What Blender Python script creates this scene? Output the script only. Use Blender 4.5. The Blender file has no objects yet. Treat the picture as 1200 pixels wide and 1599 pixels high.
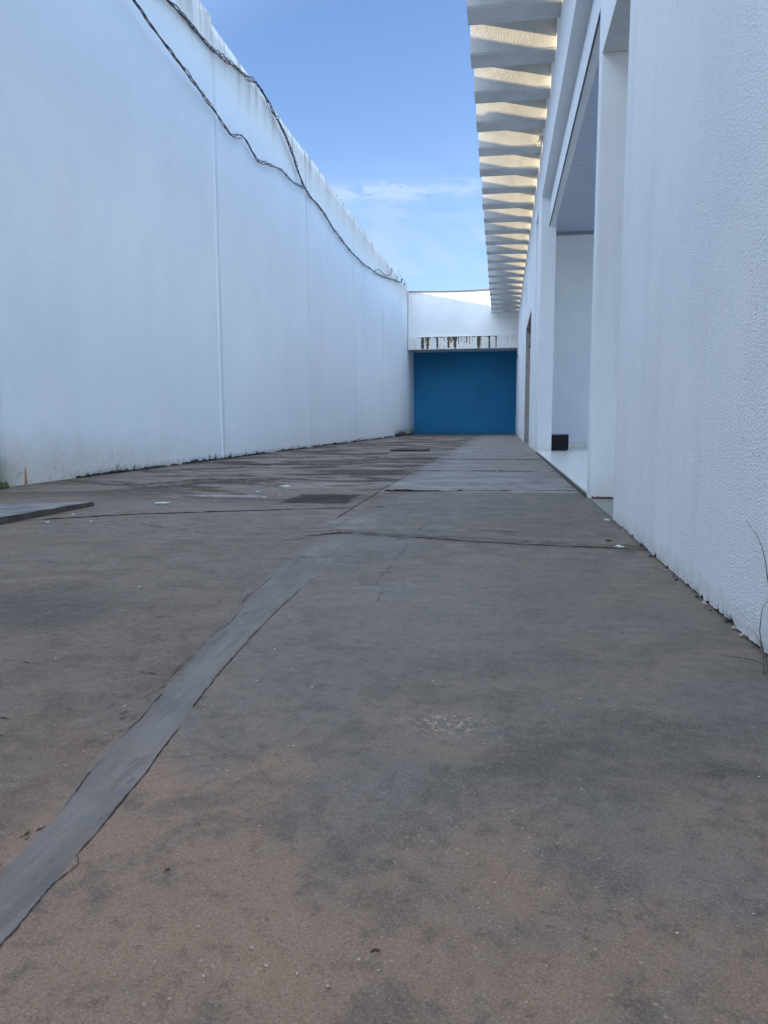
import bpy, bmesh, math, random
from mathutils import Vector, Matrix, noise
random.seed(11)
S = bpy.context.scene
COL = S.collection
# ------------------------------------------------------------------ camera
EYE = 0.48
cd = bpy.data.cameras.new("camera"); cam = bpy.data.objects.new("camera", cd); COL.objects.link(cam)
cd.sensor_fit = 'VERTICAL'; cd.sensor_height = 24.0; cd.lens = 24.0 * 1155 / 1599
cd.clip_start = 0.02; cd.clip_end = 3000
yaw, pit, roll = math.radians(9.059), math.radians(-6.855), math.radians(-0.2)
cam.matrix_world = (Matrix.Translation((0, 0, EYE)) @ Matrix.Rotation(yaw, 4, 'Z') @
                    Matrix.Rotation(math.radians(90) + pit, 4, 'X') @ Matrix.Rotation(roll, 4, 'Z'))
S.camera = cam
# ------------------------------------------------------------------ light
TRAVEL = math.radians(24)            # the light travels +X, turned this far towards +Y
SLOPE = 0.213                        # drop per metre across the passage
el = math.atan(SLOPE * math.cos(TRAVEL))
w = bpy.data.worlds.new("World"); S.world = w; w.use_nodes = True
nt = w.node_tree; nt.nodes.clear()
def N(t, typ, **kw):
    n = t.nodes.new(typ)
    for k, v in kw.items():
        if k.startswith('i_'):
            n.inputs[k[2:].replace('_', ' ')].default_value = v
        else: setattr(n, k, v)
    return n
sky = N(nt, 'ShaderNodeTexSky', sky_type='NISHITA', sun_disc=False)
sky.sun_elevation = el
sun_dir = Vector((-math.cos(TRAVEL), -math.sin(TRAVEL), 0))
sky.sun_rotation = math.atan2(sun_dir.x, sun_dir.y)
sky.air_density = 1.0; sky.dust_density = 0.3; sky.ozone_density = 1.6; sky.altitude = 400
bg = N(nt, 'ShaderNodeBackground'); bg.inputs[1].default_value = 0.15
wo = N(nt, 'ShaderNodeOutputWorld')
# thin cloud streak in the sky, by direction
tc = N(nt, 'ShaderNodeTexCoord'); sep = N(nt, 'ShaderNodeSeparateXYZ'); nt.links.new(tc.outputs['Generated'], sep.inputs[0])
def wm(op, a, b=None, c=None, clamp=False):
    n = N(nt, 'ShaderNodeMath', operation=op); n.use_clamp = clamp
    for i, v in enumerate((a, b, c)):
        if v is None: continue
        if isinstance(v, (int, float)): n.inputs[i].default_value = v
        else: nt.links.new(v, n.inputs[i])
    return n.outputs[0]
yy = wm('MAXIMUM', sep.outputs[1], 0.08)
ca = wm('DIVIDE', sep.outputs[0], yy); ce = wm('DIVIDE', sep.outputs[2], yy)
cmb = N(nt, 'ShaderNodeCombineXYZ')
nt.links.new(wm('ADD', wm('MULTIPLY', ca, 10.0), wm('MULTIPLY', ce, 9.0)), cmb.inputs[0]); nt.links.new(wm('MULTIPLY', ce, 26.0), cmb.inputs[1])
n1 = N(nt, 'ShaderNodeTexNoise', i_Scale=2.0, i_Detail=7.0, i_Roughness=0.62, i_Distortion=0.8); nt.links.new(cmb.outputs[0], n1.inputs[0])
n2 = N(nt, 'ShaderNodeTexNoise', i_Scale=0.8, i_Detail=5.0, i_Roughness=0.5, i_Distortion=1.2); nt.links.new(cmb.outputs[0], n2.inputs[0])
def gauss(x, c, s): 
    d = wm('DIVIDE', wm('SUBTRACT', x, c), s)
    return wm('POWER', 2.718, wm('MULTIPLY', wm('MULTIPLY', d, d), -1.0))
line = wm('ADD', 0.299, wm('MULTIPLY', wm('SUBTRACT', n1.outputs[0], 0.5), 0.03))
streak = wm('MULTIPLY', gauss(ce, line, 0.010), gauss(ca, -0.15, 0.11))
streak = wm('MULTIPLY', streak, wm('MULTIPLY', wm('SUBTRACT', n1.outputs[0], 0.38, clamp=True), 3.2))
veil = wm('MULTIPLY', gauss(ce, 0.235, 0.075), wm('MULTIPLY', wm('SUBTRACT', n2.outputs[0], 0.34, clamp=True), 2.0))
dens = wm('MINIMUM', wm('ADD', wm('MULTIPLY', streak, 2.1), veil), 0.75)
tint = N(nt, 'ShaderNodeMix', data_type='RGBA', blend_type='MULTIPLY'); tint.inputs[0].default_value = 1.0
nt.links.new(sky.outputs[0], tint.inputs[6]); 
lowm = N(nt, 'ShaderNodeMix', data_type='RGBA'); lr = N(nt, 'ShaderNodeMapRange', interpolation_type='SMOOTHSTEP'); nt.links.new(ce, lr.inputs[0])
lr.inputs[1].default_value = 0.10; lr.inputs[2].default_value = 0.34; nt.links.new(lr.outputs[0], lowm.inputs[0])
lowm.inputs[6].default_value = (0.66, 0.70, 0.86, 1); lowm.inputs[7].default_value = (0.77, 0.82, 1.02, 1); nt.links.new(lowm.outputs[2], tint.inputs[7])
mx = N(nt, 'ShaderNodeMix', data_type='RGBA'); nt.links.new(dens, mx.inputs[0]); nt.links.new(tint.outputs[2], mx.inputs[6])
CLOUD = mx.inputs[7]; CLOUD.default_value = (1.75, 2.25, 2.9, 1)
# bright veil added to the unseen sky overhead and behind, lifts the shaded walls
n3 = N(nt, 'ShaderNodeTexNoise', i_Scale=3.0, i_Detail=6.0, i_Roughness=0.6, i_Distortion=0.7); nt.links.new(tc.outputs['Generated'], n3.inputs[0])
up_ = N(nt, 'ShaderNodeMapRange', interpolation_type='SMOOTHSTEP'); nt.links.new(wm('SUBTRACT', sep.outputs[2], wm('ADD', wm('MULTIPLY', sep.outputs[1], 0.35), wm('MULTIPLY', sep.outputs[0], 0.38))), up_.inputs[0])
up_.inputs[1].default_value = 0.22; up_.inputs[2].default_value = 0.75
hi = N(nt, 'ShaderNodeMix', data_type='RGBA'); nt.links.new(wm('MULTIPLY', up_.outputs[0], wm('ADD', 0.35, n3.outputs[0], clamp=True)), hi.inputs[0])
nt.links.new(mx.outputs[2], hi.inputs[6]); FILL_VEIL = hi.inputs[7]; FILL_VEIL.default_value = (6.1, 7.6, 9.9, 1)
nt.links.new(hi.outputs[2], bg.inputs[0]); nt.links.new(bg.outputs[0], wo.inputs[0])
sl = bpy.data.lights.new("sun", 'SUN'); sl.energy = 2.9; sl.angle = math.radians(0.5); sl.color = (1.0, 0.80, 0.48)
so = bpy.data.objects.new("sun", sl); COL.objects.link(so); so.location = (-20, -15, 12)
ray_dir = Vector((math.cos(TRAVEL), math.sin(TRAVEL), -math.tan(el)))
so.rotation_euler = ray_dir.to_track_quat('-Z', 'Y').to_euler()
S.view_settings.view_transform = 'Standard'; S.view_settings.look = 'None'
S.view_settings.exposure = 1.2; S.view_settings.gamma = 1.0
S.cycles.max_bounces = 10; S.cycles.diffuse_bounces = 6

# ------------------------------------------------------------------ materials
class M:
    def __init__(s, name, rough=0.8, spec=0.3):
        s.m = bpy.data.materials.new(name); s.m.use_nodes = True; s.t = s.m.node_tree
        s.b = s.t.nodes['Principled BSDF']; s.b.inputs['Roughness'].default_value = rough
        s.b.inputs['Specular IOR Level'].default_value = spec
        s.geo = s.t.nodes.new('ShaderNodeNewGeometry')
        sx = s.t.nodes.new('ShaderNodeSeparateXYZ'); s.t.links.new(s.geo.outputs['Position'], sx.inputs[0])
        s.pos = s.geo.outputs['Position']; s.x, s.y, s.z = sx.outputs
    def put(s, sock, v):
        if isinstance(v, (int, float)): sock.default_value = v
        elif isinstance(v, tuple): sock.default_value = v if len(v) == 4 or sock.type == 'VECTOR' else v + (1,)
        else: s.t.links.new(v, sock)
    def math(s, op, a, b=None, clamp=False):
        n = s.t.nodes.new('ShaderNodeMath'); n.operation = op; n.use_clamp = clamp
        s.put(n.inputs[0], a)
        if b is not None: s.put(n.inputs[1], b)
        return n.outputs[0]
    def vec(s, sc):
        n = s.t.nodes.new('ShaderNodeVectorMath'); n.operation = 'MULTIPLY'
        s.t.links.new(s.pos, n.inputs[0]); n.inputs[1].default_value = sc; return n.outputs[0]
    def noise(s, scale, det=3, rough=0.5, dist=0, st=None):
        n = s.t.nodes.new('ShaderNodeTexNoise'); n.inputs['Scale'].default_value = scale
        n.inputs['Detail'].default_value = det; n.inputs['Roughness'].default_value = rough; n.inputs['Distortion'].default_value = dist
        s.t.links.new(s.vec(st) if st else s.pos, n.inputs[0]); return n.outputs[0]
    def voro(s, scale, st=None, feat='F1'):
        n = s.t.nodes.new('ShaderNodeTexVoronoi'); n.feature = feat; n.inputs['Scale'].default_value = scale
        s.t.links.new(s.vec(st) if st else s.pos, n.inputs[0]); return n.outputs
    def ramp(s, f, a, b, va=0.0, vb=1.0):
        n = s.t.nodes.new('ShaderNodeMapRange'); n.interpolation_type = 'SMOOTHSTEP'
        s.put(n.inputs[0], f)
        for i, v in zip((1, 2, 3, 4), (a, b, va, vb)): n.inputs[i].default_value = v
        return n.outputs[0]
    def mix(s, f, a, b, mode='MIX'):
        n = s.t.nodes.new('ShaderNodeMix'); n.data_type = 'RGBA'; n.blend_type = mode
        s.put(n.inputs[0], f); s.put(n.inputs[6], a); s.put(n.inputs[7], b); return n.outputs[2]
    def mul(s, *a):
        r = a[0]
        for q in a[1:]: r = s.math('MULTIPLY', r, q)
        return r
    def spot(s, cx, cy, rx, ry, wob=0.0):          # soft blob at a place on the ground
        nz = s.noise(3.5, 3) if wob else None
        dx = s.math('DIVIDE', s.math('SUBTRACT', s.x, cx), rx); dy = s.math('DIVIDE', s.math('SUBTRACT', s.y, cy), ry)
        d = s.math('SQRT', s.math('ADD', s.mul(dx, dx), s.mul(dy, dy)))
        if wob: d = s.math('ADD', d, s.math('MULTIPLY', s.math('SUBTRACT', nz, 0.5), wob))
        return s.ramp(d, 0.35, 1.15, 1.0, 0.0)
    def color(s, v): s.put(s.b.inputs['Base Color'], v); return s
    def bump(s, h, st=0.5, dist=0.01):
        n = s.t.nodes.new('ShaderNodeBump'); n.inputs['Strength'].default_value = st; n.inputs['Distance'].default_value = dist
        s.put(n.inputs['Height'], h)
        if s.b.inputs['Normal'].is_linked: s.t.links.new(s.b.inputs['Normal'].links[0].from_socket, n.inputs['Normal'])
        s.t.links.new(n.outputs[0], s.b.inputs['Normal']); return s

def mat_plain(name, c, rough=0.8, nz=0.08, scale=12, bump=0.0, spec=0.3):
    m = M(name, rough, spec); n = m.noise(scale, 4, 0.6)
    m.color(m.mix(m.ramp(n, 0.3, 0.7), tuple(v * (1 - nz) for v in c), tuple(min(1, v * (1 + nz)) for v in c)))
    if bump: m.bump(n, bump, 0.01)
    return m.m

WHITE = (0.80, 0.80, 0.79)
def mat_boundary():
    m = M('old_white_paint', 0.75, 0.3)
    big = m.noise(0.35, 4, 0.55, 0.4); mid = m.noise(1.6, 4, 0.6, 0, (1, 1, 0.35)); fine = m.noise(9, 4, 0.6)
    c = m.mix(m.ramp(big, 0.35, 0.68), (0.765, 0.815, 0.85), (0.81, 0.855, 0.885))
    c = m.mix(m.mul(m.ramp(mid, 0.4, 0.72), 0.22), c, (0.70, 0.71, 0.71))
    pt = m.noise(0.9, 4, 0.5, 0.5); c = m.mix(m.mul(m.ramp(pt, 0.50, 0.53), 0.14), c, (0.88, 0.89, 0.90))
    # run-off stains hanging from the top edge
    st1 = m.noise(3.2, 3, 0.6, 0, (1, 1, 0.10)); st2 = m.noise(11, 2, 0.6, 0, (1, 1, 0.06)); st3 = m.noise(0.55, 2, 0.5, 0, (1, 1, 0))
    fade = m.ramp(m.math('ADD', m.z, m.math('MULTIPLY', m.noise(5, 2, 0.6, 0, (1, 1, 0.0)), 0.9)), 5.35, 6.25)
    drip = m.mul(m.ramp(m.math('ADD', m.math('MULTIPLY', st1, 0.5), m.math('MULTIPLY', st2, 0.5)), 0.47, 0.60), fade, m.ramp(st3, 0.33, 0.50))
    c = m.mix(m.math('MULTIPLY', m.ramp(m.z, 4.7, 5.55), 0.55), c, (0.64, 0.61, 0.55))
    c = m.mix(m.math('MULTIPLY', drip, 0.66), c, (0.22, 0.20, 0.17))
    # lumpy dark growth right under the top edge
    cap = m.mul(m.ramp(m.z, 5.54, 5.64), m.ramp(m.noise(6, 5, 0.7), 0.42, 0.62))
    c = m.mix(m.mul(cap, 0.7), c, (0.17, 0.15, 0.12))
    # splashed dirt near the floor, worst at the near end
    nearend = m.ramp(m.y, 5.2, 9.5, 1.0, 0.25)
    low = m.mul(m.ramp(m.math('ADD', m.z, m.math('MULTIPLY', m.noise(3.5, 5, 0.65), 0.55)), 0.30, 0.78, 1, 0), nearend)
    c = m.mix(m.mul(low, 0.7), c, (0.62, 0.54, 0.42))
    pat = m.mul(m.ramp(m.noise(14, 5, 0.7), 0.50, 0.66), m.ramp(m.z, 0.02, 0.5, 1, 0), nearend)
    c = m.mix(m.mul(pat, 0.5), c, (0.38, 0.34, 0.28))
    moss = m.mul(m.ramp(m.math('ADD', m.z, m.math('MULTIPLY', m.noise(18, 4, 0.7), 0.16)), 0.07, 0.16, 1, 0), m.ramp(m.y, 5.9, 6.3))
    c = m.mix(m.mul(moss, 0.55), c, (0.17, 0.155, 0.135))
    far = m.mul(m.ramp(m.y, 25.5, 27.5), m.ramp(m.math('ADD', m.z, m.math('MULTIPLY', m.noise(4, 4, 0.7), 0.8)), 0.35, 0.85, 1, 0))
    c = m.mix(m.mul(far, 0.8), c, (0.20, 0.21, 0.17))
    wet = m.mul(m.ramp(m.y, 5.42, 4.9), m.ramp(m.math('ADD', m.z, m.math('MULTIPLY', m.noise(9, 4, 0.7), 0.3)), 0.2, 0.5, 1, 0))
    c = m.mix(m.mul(wet, 0.9), c, (0.13, 0.12, 0.06))
    # hairline pits
    pit_ = m.mul(m.ramp(m.voro(9)[0], 0.03, 0.06, 1, 0), m.ramp(m.noise(2, 1), 0.5, 0.55))
    c = m.mix(m.mul(pit_, 0.5), c, (0.3, 0.3, 0.3))
    m.color(c)
    m.bump(m.noise(1.3, 3, 0.5), 0.2, 0.03); m.bump(fine, 0.35, 0.012); m.bump(m.noise(60, 2), 0.25, 0.003)
    return m.m
def mat_smooth():
    m = M('smooth_white_paint', 0.7, 0.3)
    big = m.noise(1.1, 4, 0.6)
    c = m.mix(m.ramp(big, 0.35, 0.68), (0.76, 0.785, 0.80), (0.82, 0.84, 0.85))
    st = m.mul(m.ramp(m.noise(10, 3, 0.6, 0, (1, 1, 0.08)), 0.55, 0.75), 0.20)
    c = m.mix(st, c, (0.5, 0.5, 0.48))
    low = m.mul(m.ramp(m.math('ADD', m.z, m.math('MULTIPLY', m.noise(6, 4), 0.5)), 0.15, 0.6, 1, 0), 0.45)
    c = m.mix(low, c, (0.52, 0.51, 0.44)); m.color(c)
    m.bump(m.noise(3, 3), 0.3, 0.02); m.bump(m.noise(45, 2), 0.25, 0.003); return m.m
def mat_textured():
    m = M('rough_cast_paint', 0.7, 0.35)
    v = m.voro(150); n = m.noise(230, 3, 0.65); n2 = m.noise(75, 4, 0.65); cov = m.ramp(m.noise(1.9, 4, 0.6, 0.4, (1, 1, 0.55)), 0.36, 0.60, 0.25, 1.0)
    h = m.math('ADD', m.math('MULTIPLY', m.ramp(v[0], 0.05, 0.65, 1, 0), 0.7), m.math('ADD', m.math('MULTIPLY', n, 0.9), m.math('MULTIPLY', n2, 0.35)))
    big = m.noise(1.3, 4, 0.6); band = m.noise(4.0, 3, 0.55, 0, (1, 1, 0.07))
    c = m.mix(m.ramp(big, 0.35, 0.7), (0.82, 0.83, 0.84), (0.88, 0.88, 0.875))
    c = m.mix(m.mul(m.ramp(band, 0.5, 0.72), 0.18), c, (0.60, 0.60, 0.62))
    ff = m.noise(190, 3, 0.7); c = m.mix(m.mul(m.ramp(ff, 0.50, 0.36), 0.30), c, (0.42, 0.43, 0.45)); c = m.mix(m.mul(m.ramp(ff, 0.54, 0.68), 0.5), c, (0.93, 0.93, 0.93))
    c = m.mix(m.mul(m.ramp(n2, 0.55, 0.72), 0.12), c, (0.45, 0.45, 0.46))
    pit_ = m.mul(m.ramp(m.voro(26)[0], 0.05, 0.10, 1, 0), m.ramp(m.noise(5, 2), 0.52, 0.6))
    c = m.mix(m.mul(pit_, 0.6), c, (0.25, 0.25, 0.25))
    scr = m.mul(m.ramp(m.noise(7, 2, 0.4, 0.6, (1, 1.0, 0.22)), 0.497, 0.5), m.ramp(m.noise(7, 2, 0.4, 0.6, (1, 1.0, 0.22)), 0.503, 0.5), m.ramp(m.z, 1.1, 0.6), m.ramp(m.noise(3, 2), 0.5, 0.6))
    c = m.mix(m.mul(scr, 0.5), c, (0.33, 0.33, 0.34))
    low = m.mul(m.ramp(m.math('ADD', m.z, m.math('MULTIPLY', m.noise(11, 5, 0.7), 0.12)), 0.06, 0.15, 1, 0), 0.55)
    c = m.mix(low, c, (0.50, 0.47, 0.42)); m.color(c)
    m.bump(m.mul(h, cov), 0.6, 0.0032); m.bump(m.noise(2.2, 3), 0.25, 0.02)
    m.bump(m.noise(9, 3, 0.5, 0.5, (1, 0.35, 1)), 0.2, 0.006); return m.m
def mat_end():
    m = M('faded_white_paint', 0.75, 0.3)
    c = m.mix(m.ramp(m.noise(0.8, 4), 0.35, 0.68), (0.74, 0.74, 0.72), (0.82, 0.81, 0.79))
    st = m.mul(m.ramp(m.noise(14, 3, 0.6, 0, (1, 1, 0.10)), 0.50, 0.68), m.ramp(m.z, 4.9, 5.6))
    c = m.mix(m.mul(st, 0.45), c, (0.46, 0.38, 0.30)); m.color(c)
    m.bump(m.noise(2, 3), 0.4, 0.03); m.bump(m.noise(30, 2), 0.3, 0.005); return m.m
def mat_lintel():
    m = M('stained_lintel_paint', 0.8, 0.25)
    c = m.mix(m.ramp(m.noise(1.5, 4), 0.35, 0.68), (0.72, 0.71, 0.66), (0.80, 0.79, 0.76))
    rust = m.mul(m.ramp(m.noise(16, 4, 0.65, 0, (1, 1, 0.12)), 0.50, 0.66), m.ramp(m.noise(1.2, 2, 0.5, 0, (1, 1, 0)), 0.40, 0.55))
    c = m.mix(m.mul(rust, 0.55), c, (0.42, 0.33, 0.20))
    mot = m.ramp(m.noise(9, 5, 0.7), 0.55, 0.7); c = m.mix(m.mul(mot, 0.35), c, (0.5, 0.46, 0.35)); m.color(c); return m.m
def mat_ground(strip=False):
    m = M('mortar_over_concrete' if strip else 'weathered_concrete', 0.62, 0.22)
    left = m.ramp(m.math('ADD', m.x, m.math('MULTIPLY', m.y, 0.045)), -0.56, -0.50, 1, 0)
    n0 = m.noise(0.7, 5, 0.6, 0.6); n1_ = m.noise(2.3, 6, 0.65, 0.8); n2_ = m.noise(7.5, 5, 0.65, 0.4); n3 = m.noise(38, 4, 0.65); n4 = m.noise(260, 3, 0.7)
    n5 = m.noise(5.0, 5, 0.62, 1.5)
    cool = (0.220, 0.200, 0.185); warm = (0.330, 0.235, 0.170); mid_ = (0.250, 0.205, 0.165); dark = (0.088, 0.082, 0.076)
    c = m.mix(m.ramp(n1_, 0.34, 0.66), mid_, cool)
    # reddish earth rubbed into the near end
    near = m.ramp(m.math('ADD', m.math('ADD', m.y, m.math('MULTIPLY', m.x, 0.45)), m.math('MULTIPLY', m.math('SUBTRACT', n1_, 0.5), 2.2)), 0.45, 1.15, 1, 0)
    c = m.mix(m.mul(near, 0.85), c, warm)
    c = m.mix(m.mul(m.ramp(n5, 0.52, 0.72), 0.28), c, (0.32, 0.235, 0.175))
    c = m.mix(m.mul(m.ramp(n2_, 0.47, 0.60), 0.72), c, (0.160, 0.136, 0.115))
    c = m.mix(m.mul(m.ramp(n0, 0.48, 0.60), 0.50), c, (0.185, 0.178, 0.170))
    # left half: rougher, darker, browner
    c = m.mix(m.mul(left, 0.80), c, m.mix(m.ramp(n2_, 0.36, 0.62), (0.130, 0.103, 0.082), (0.220, 0.182, 0.150)))
    # near-field named stains
    for (sx, sy, rx, ry, amt, col) in ((0.13, 1.02, 0.20, 0.10, 0.50, (0.085, 0.080, 0.072)), (0.33, 1.03, 0.09, 0.035, 0.55, (0.06, 0.055, 0.05)),
                                       (0.42, 1.28, 0.16, 0.12, 0.45, (0.155, 0.16, 0.18)), (0.22, 0.78, 0.12, 0.08, 0.40, (0.22, 0.21, 0.205)), (0.30, 1.16, 0.30, 0.10, 0.45, (0.115, 0.108, 0.102)), (-0.02, 1.45, 0.35, 0.10, 0.35, (0.13, 0.122, 0.115)),
                                       (0.02, 0.60, 0.09, 0.06, 0.45, (0.38, 0.27, 0.19)), (-0.25, 0.60, 0.16, 0.08, 0.45, (0.38, 0.27, 0.19)),
                                       (-0.19, 1.95, 0.30, 0.55, 0.40, (0.27, 0.255, 0.245)), (-1.25, 1.75, 0.35, 0.28, 0.70, (0.060, 0.055, 0.050)),
                                       (0.18, 2.4, 0.35, 0.35, 0.35, (0.21, 0.175, 0.145))):
        c = m.mix(m.mul(m.spot(sx, sy, rx, ry, 1.3), amt, m.ramp(n2_, 0.3, 0.6, 0.6, 1.0)), c, col)
    # trowel and water marks running across, growing with distance on the left
    run = m.noise(1.5, 6, 0.68, 0.9, (0.6, 0.9, 1)); run2 = m.noise(1.9, 5, 0.65, 1.0, (0.5, 0.9, 1))
    farl = m.mul(m.ramp(m.y, 3.9, 5.5), m.ramp(m.math('SUBTRACT', m.x, m.math('MULTIPLY', n1_, 0.5)), -0.75, -1.25))
    c = m.mix(m.mul(farl, m.ramp(run, 0.475, 0.535), 0.92), c, (0.052, 0.046, 0.041))
    c = m.mix(m.mul(farl, m.ramp(run2, 0.54, 0.64), 0.6), c, (0.36, 0.33, 0.30))
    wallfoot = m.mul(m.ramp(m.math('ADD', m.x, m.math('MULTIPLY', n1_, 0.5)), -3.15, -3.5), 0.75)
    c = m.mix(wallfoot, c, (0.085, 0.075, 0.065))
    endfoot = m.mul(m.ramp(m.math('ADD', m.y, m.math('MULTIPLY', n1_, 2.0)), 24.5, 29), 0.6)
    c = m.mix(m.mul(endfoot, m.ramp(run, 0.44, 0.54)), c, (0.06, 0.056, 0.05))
    # paler slab beyond the second joint, right side
    pale = m.mul(m.ramp(m.y, 5.14, 5.17), m.ramp(m.x, -0.87, -0.84))
    c = m.mix(m.mul(pale, m.ramp(n1_, 0.34, 0.62, 0.85, 0.30), m.ramp(m.math('ADD', m.y, m.math('MULTIPLY', n2_, 3.0)), 6.6, 9.5, 1.0, 0.42)), c, (0.44, 0.435, 0.45))
    rs = m.mul(pale, m.ramp(m.noise(2.6, 5, 0.65, 0.8, (0.45, 0.8, 1)), 0.50, 0.60)); c = m.mix(m.mul(rs, 0.6), c, (0.12, 0.108, 0.10))
    band = m.mul(m.ramp(m.y, 3.1, 3.2), m.ramp(m.y, 5.16, 5.10), m.ramp(m.x, -0.8, -0.7))
    c = m.mix(m.mul(band, m.ramp(m.noise(14, 5, 0.75), 0.44, 0.6), 0.55), c, (0.105, 0.098, 0.09))
    # fine speckle: dark pits, light grit
    c = m.mix(m.mul(m.ramp(n3, 0.53, 0.66), 0.40), c, (0.105, 0.088, 0.075))
    c = m.mix(m.mul(m.ramp(n3, 0.47, 0.36), 0.30), c, (0.33, 0.28, 0.24))
    c = m.mix(m.mul(m.ramp(n4, 0.54, 0.68), 0.26), c, (0.42, 0.36, 0.31))
    c = m.mix(m.mul(m.ramp(n4, 0.46, 0.33), 0.28), c, (0.085, 0.072, 0.06))
    n6 = m.noise(620, 2, 0.6); c = m.mix(m.mul(m.ramp(n6, 0.58, 0.70), 0.30), c, (0.50, 0.42, 0.35)); c = m.mix(m.mul(m.ramp(n6, 0.42, 0.32), 0.30), c, (0.07, 0.055, 0.045))
    gl = m.voro(55); grit = m.mul(m.ramp(gl[0], 0.07, 0.13, 1, 0), m.ramp(m.noise(2.2, 2), 0.42, 0.56))
    c = m.mix(m.mul(grit, 0.75), c, (0.52, 0.42, 0.34))
    pv = m.voro(24, (1, 0.55, 1)); pv2 = m.voro(47, (0.6, 1, 1)); pits = m.math('MAXIMUM', m.mul(m.ramp(pv[0], 0.06, 0.22, 1, 0), m.ramp(m.noise(3.1, 3, 0.6), 0.44, 0.56)), m.mul(m.ramp(pv2[0], 0.08, 0.20, 1, 0), m.ramp(m.noise(4.3, 3, 0.6), 0.46, 0.58)))
    pits = m.mul(pits, m.ramp(m.noise(70, 3, 0.6), 0.36, 0.54))
    pits = m.mul(pits, m.math('ADD', m.math('MULTIPLY', left, 0.65), 0.35))
    c = m.mix(m.mul(pits, 0.7), c, (0.055, 0.042, 0.036))
    # flaked patch of pale aggregate
    fl = m.mul(m.ramp(m.noise(75, 4, 0.7), 0.535, 0.560), m.spot(-0.085, 1.135, 0.085, 0.055, 2.2))
    c = m.mix(m.mul(fl, 0.75), c, (0.62, 0.47, 0.37))
    warmth = m.math('MAXIMUM', near, m.math('MULTIPLY', left, 0.45))
    c = m.mix(1.0, c, m.mix(warmth, (0.79, 0.735, 0.67), (0.90, 0.76, 0.66)), 'MULTIPLY')  # cooler tint beyond the near end puts bluish sheen into the colour
    # sparse transverse trowel scratches
    sc_ = m.noise(16, 5, 0.7, 0.4, (0.35, 1.6, 1)); c = m.mix(m.mul(m.ramp(sc_, 0.55, 0.66), m.ramp(m.y, 1.2, 2.5), 0.45), c, (0.105, 0.095, 0.088)); c = m.mix(m.mul(m.ramp(sc_, 0.43, 0.33), m.ramp(m.y, 1.2, 2.5), 0.35), c, (0.33, 0.31, 0.295))
    ag = m.voro(620)[1]; agn = m.t.nodes.new('ShaderNodeSeparateColor'); m.t.links.new(ag, agn.inputs[0])
    c = m.mix(m.mul(m.ramp(agn.outputs[0], 0.75, 0.97), 0.24), c, (0.46, 0.40, 0.35)); c = m.mix(m.mul(m.ramp(agn.outputs[1], 0.75, 0.97), 0.34), c, (0.065, 0.056, 0.050))
    # worn rough patch beside the long joint, dirt band along the cross joint
    pe = m.math('MULTIPLY', m.math('SUBTRACT', m.noise(9, 5, 0.75), 0.5), 0.9)
    ax = m.math('DIVIDE', m.math('ABSOLUTE', m.math('SUBTRACT', m.x, -1.13)), 0.215); ay = m.math('DIVIDE', m.math('ABSOLUTE', m.math('SUBTRACT', m.y, 4.60)), 0.30)
    pm_ = m.ramp(m.math('ADD', m.math('MAXIMUM', ax, ay), pe), 0.86, 1.10, 1, 0)
    c = m.mix(m.mul(pm_, m.ramp(m.noise(26, 5, 0.75, 0.3, (0.6, 1, 1)), 0.36, 0.56, 1.0, 0.72)), c, (0.028, 0.024, 0.020))
    jb = m.mul(m.ramp(m.math('ABSOLUTE', m.math('SUBTRACT', m.math('ADD', m.y, m.math('MULTIPLY', m.x, 0.22)), m.math('ADD', 3.02, m.math('MULTIPLY', pe, 0.45)))), 0.02, 0.10, 1, 0), m.ramp(m.x, -1.0, -0.8), m.ramp(m.noise(12, 5, 0.7, 0, (0.5, 1, 1)), 0.36, 0.56))
    c = m.mix(m.mul(jb, 0.75), c, (0.095, 0.080, 0.066))
    dirt = m.mul(m.spot(-1.6, 4.5, 0.8, 0.22, 1.4), m.ramp(m.noise(9, 5, 0.7, 0, (0.5, 1, 1)), 0.44, 0.58)); c = m.mix(m.mul(dirt, 0.8), c, (0.06, 0.05, 0.045))
    c = m.mix(m.mul(m.spot(-1.85, 4.70, 0.30, 0.09, 1.6), 0.5), c, (0.42, 0.40, 0.40))
    # pale smear joining the strip to the long joint
    c = m.mix(m.mul(m.spot(-0.73, 3.45, 0.16, 0.40, 1.2), m.ramp(n2_, 0.35, 0.6), 0.6), c, (0.28, 0.265, 0.26))
    if strip:
        at = m.t.nodes.new('ShaderNodeAttribute'); at.attribute_name = 'blend'
        k_ = m.ramp(m.math('ADD', at.outputs['Fac'], m.math('MULTIPLY', m.math('SUBTRACT', m.noise(34, 4, 0.7), 0.5), 0.55)), 0.38, 0.62)
        lo_n = m.noise(5, 5, 0.6, 0.5, (1.6, 0.45, 1)); sk_ = m.noise(11, 6, 0.72, 0.3, (3.2, 0.45, 1))
        g_ = m.mix(m.ramp(lo_n, 0.35, 0.68), (0.160, 0.143, 0.132), (0.225, 0.200, 0.182))
        g_ = m.mix(m.mul(m.ramp(sk_, 0.50, 0.62), 0.55), g_, (0.105, 0.094, 0.088)); g_ = m.mix(m.mul(m.ramp(sk_, 0.44, 0.34), 0.35), g_, (0.29, 0.27, 0.255))
        gp = m.mul(m.ramp(m.voro(26, (1.9, 0.42, 1))[0], 0.08, 0.26, 1, 0), m.ramp(m.noise(7, 3), 0.50, 0.58), m.ramp(m.noise(90, 3, 0.6, 0, (1.5, .5, 1)), 0.42, 0.52))
        g_ = m.mix(m.mul(gp, 0.8), g_, (0.055, 0.045, 0.042))
        g_ = m.mix(m.mul(m.ramp(n4, 0.46, 0.33), 0.3), g_, (0.08, 0.07, 0.066))
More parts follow.
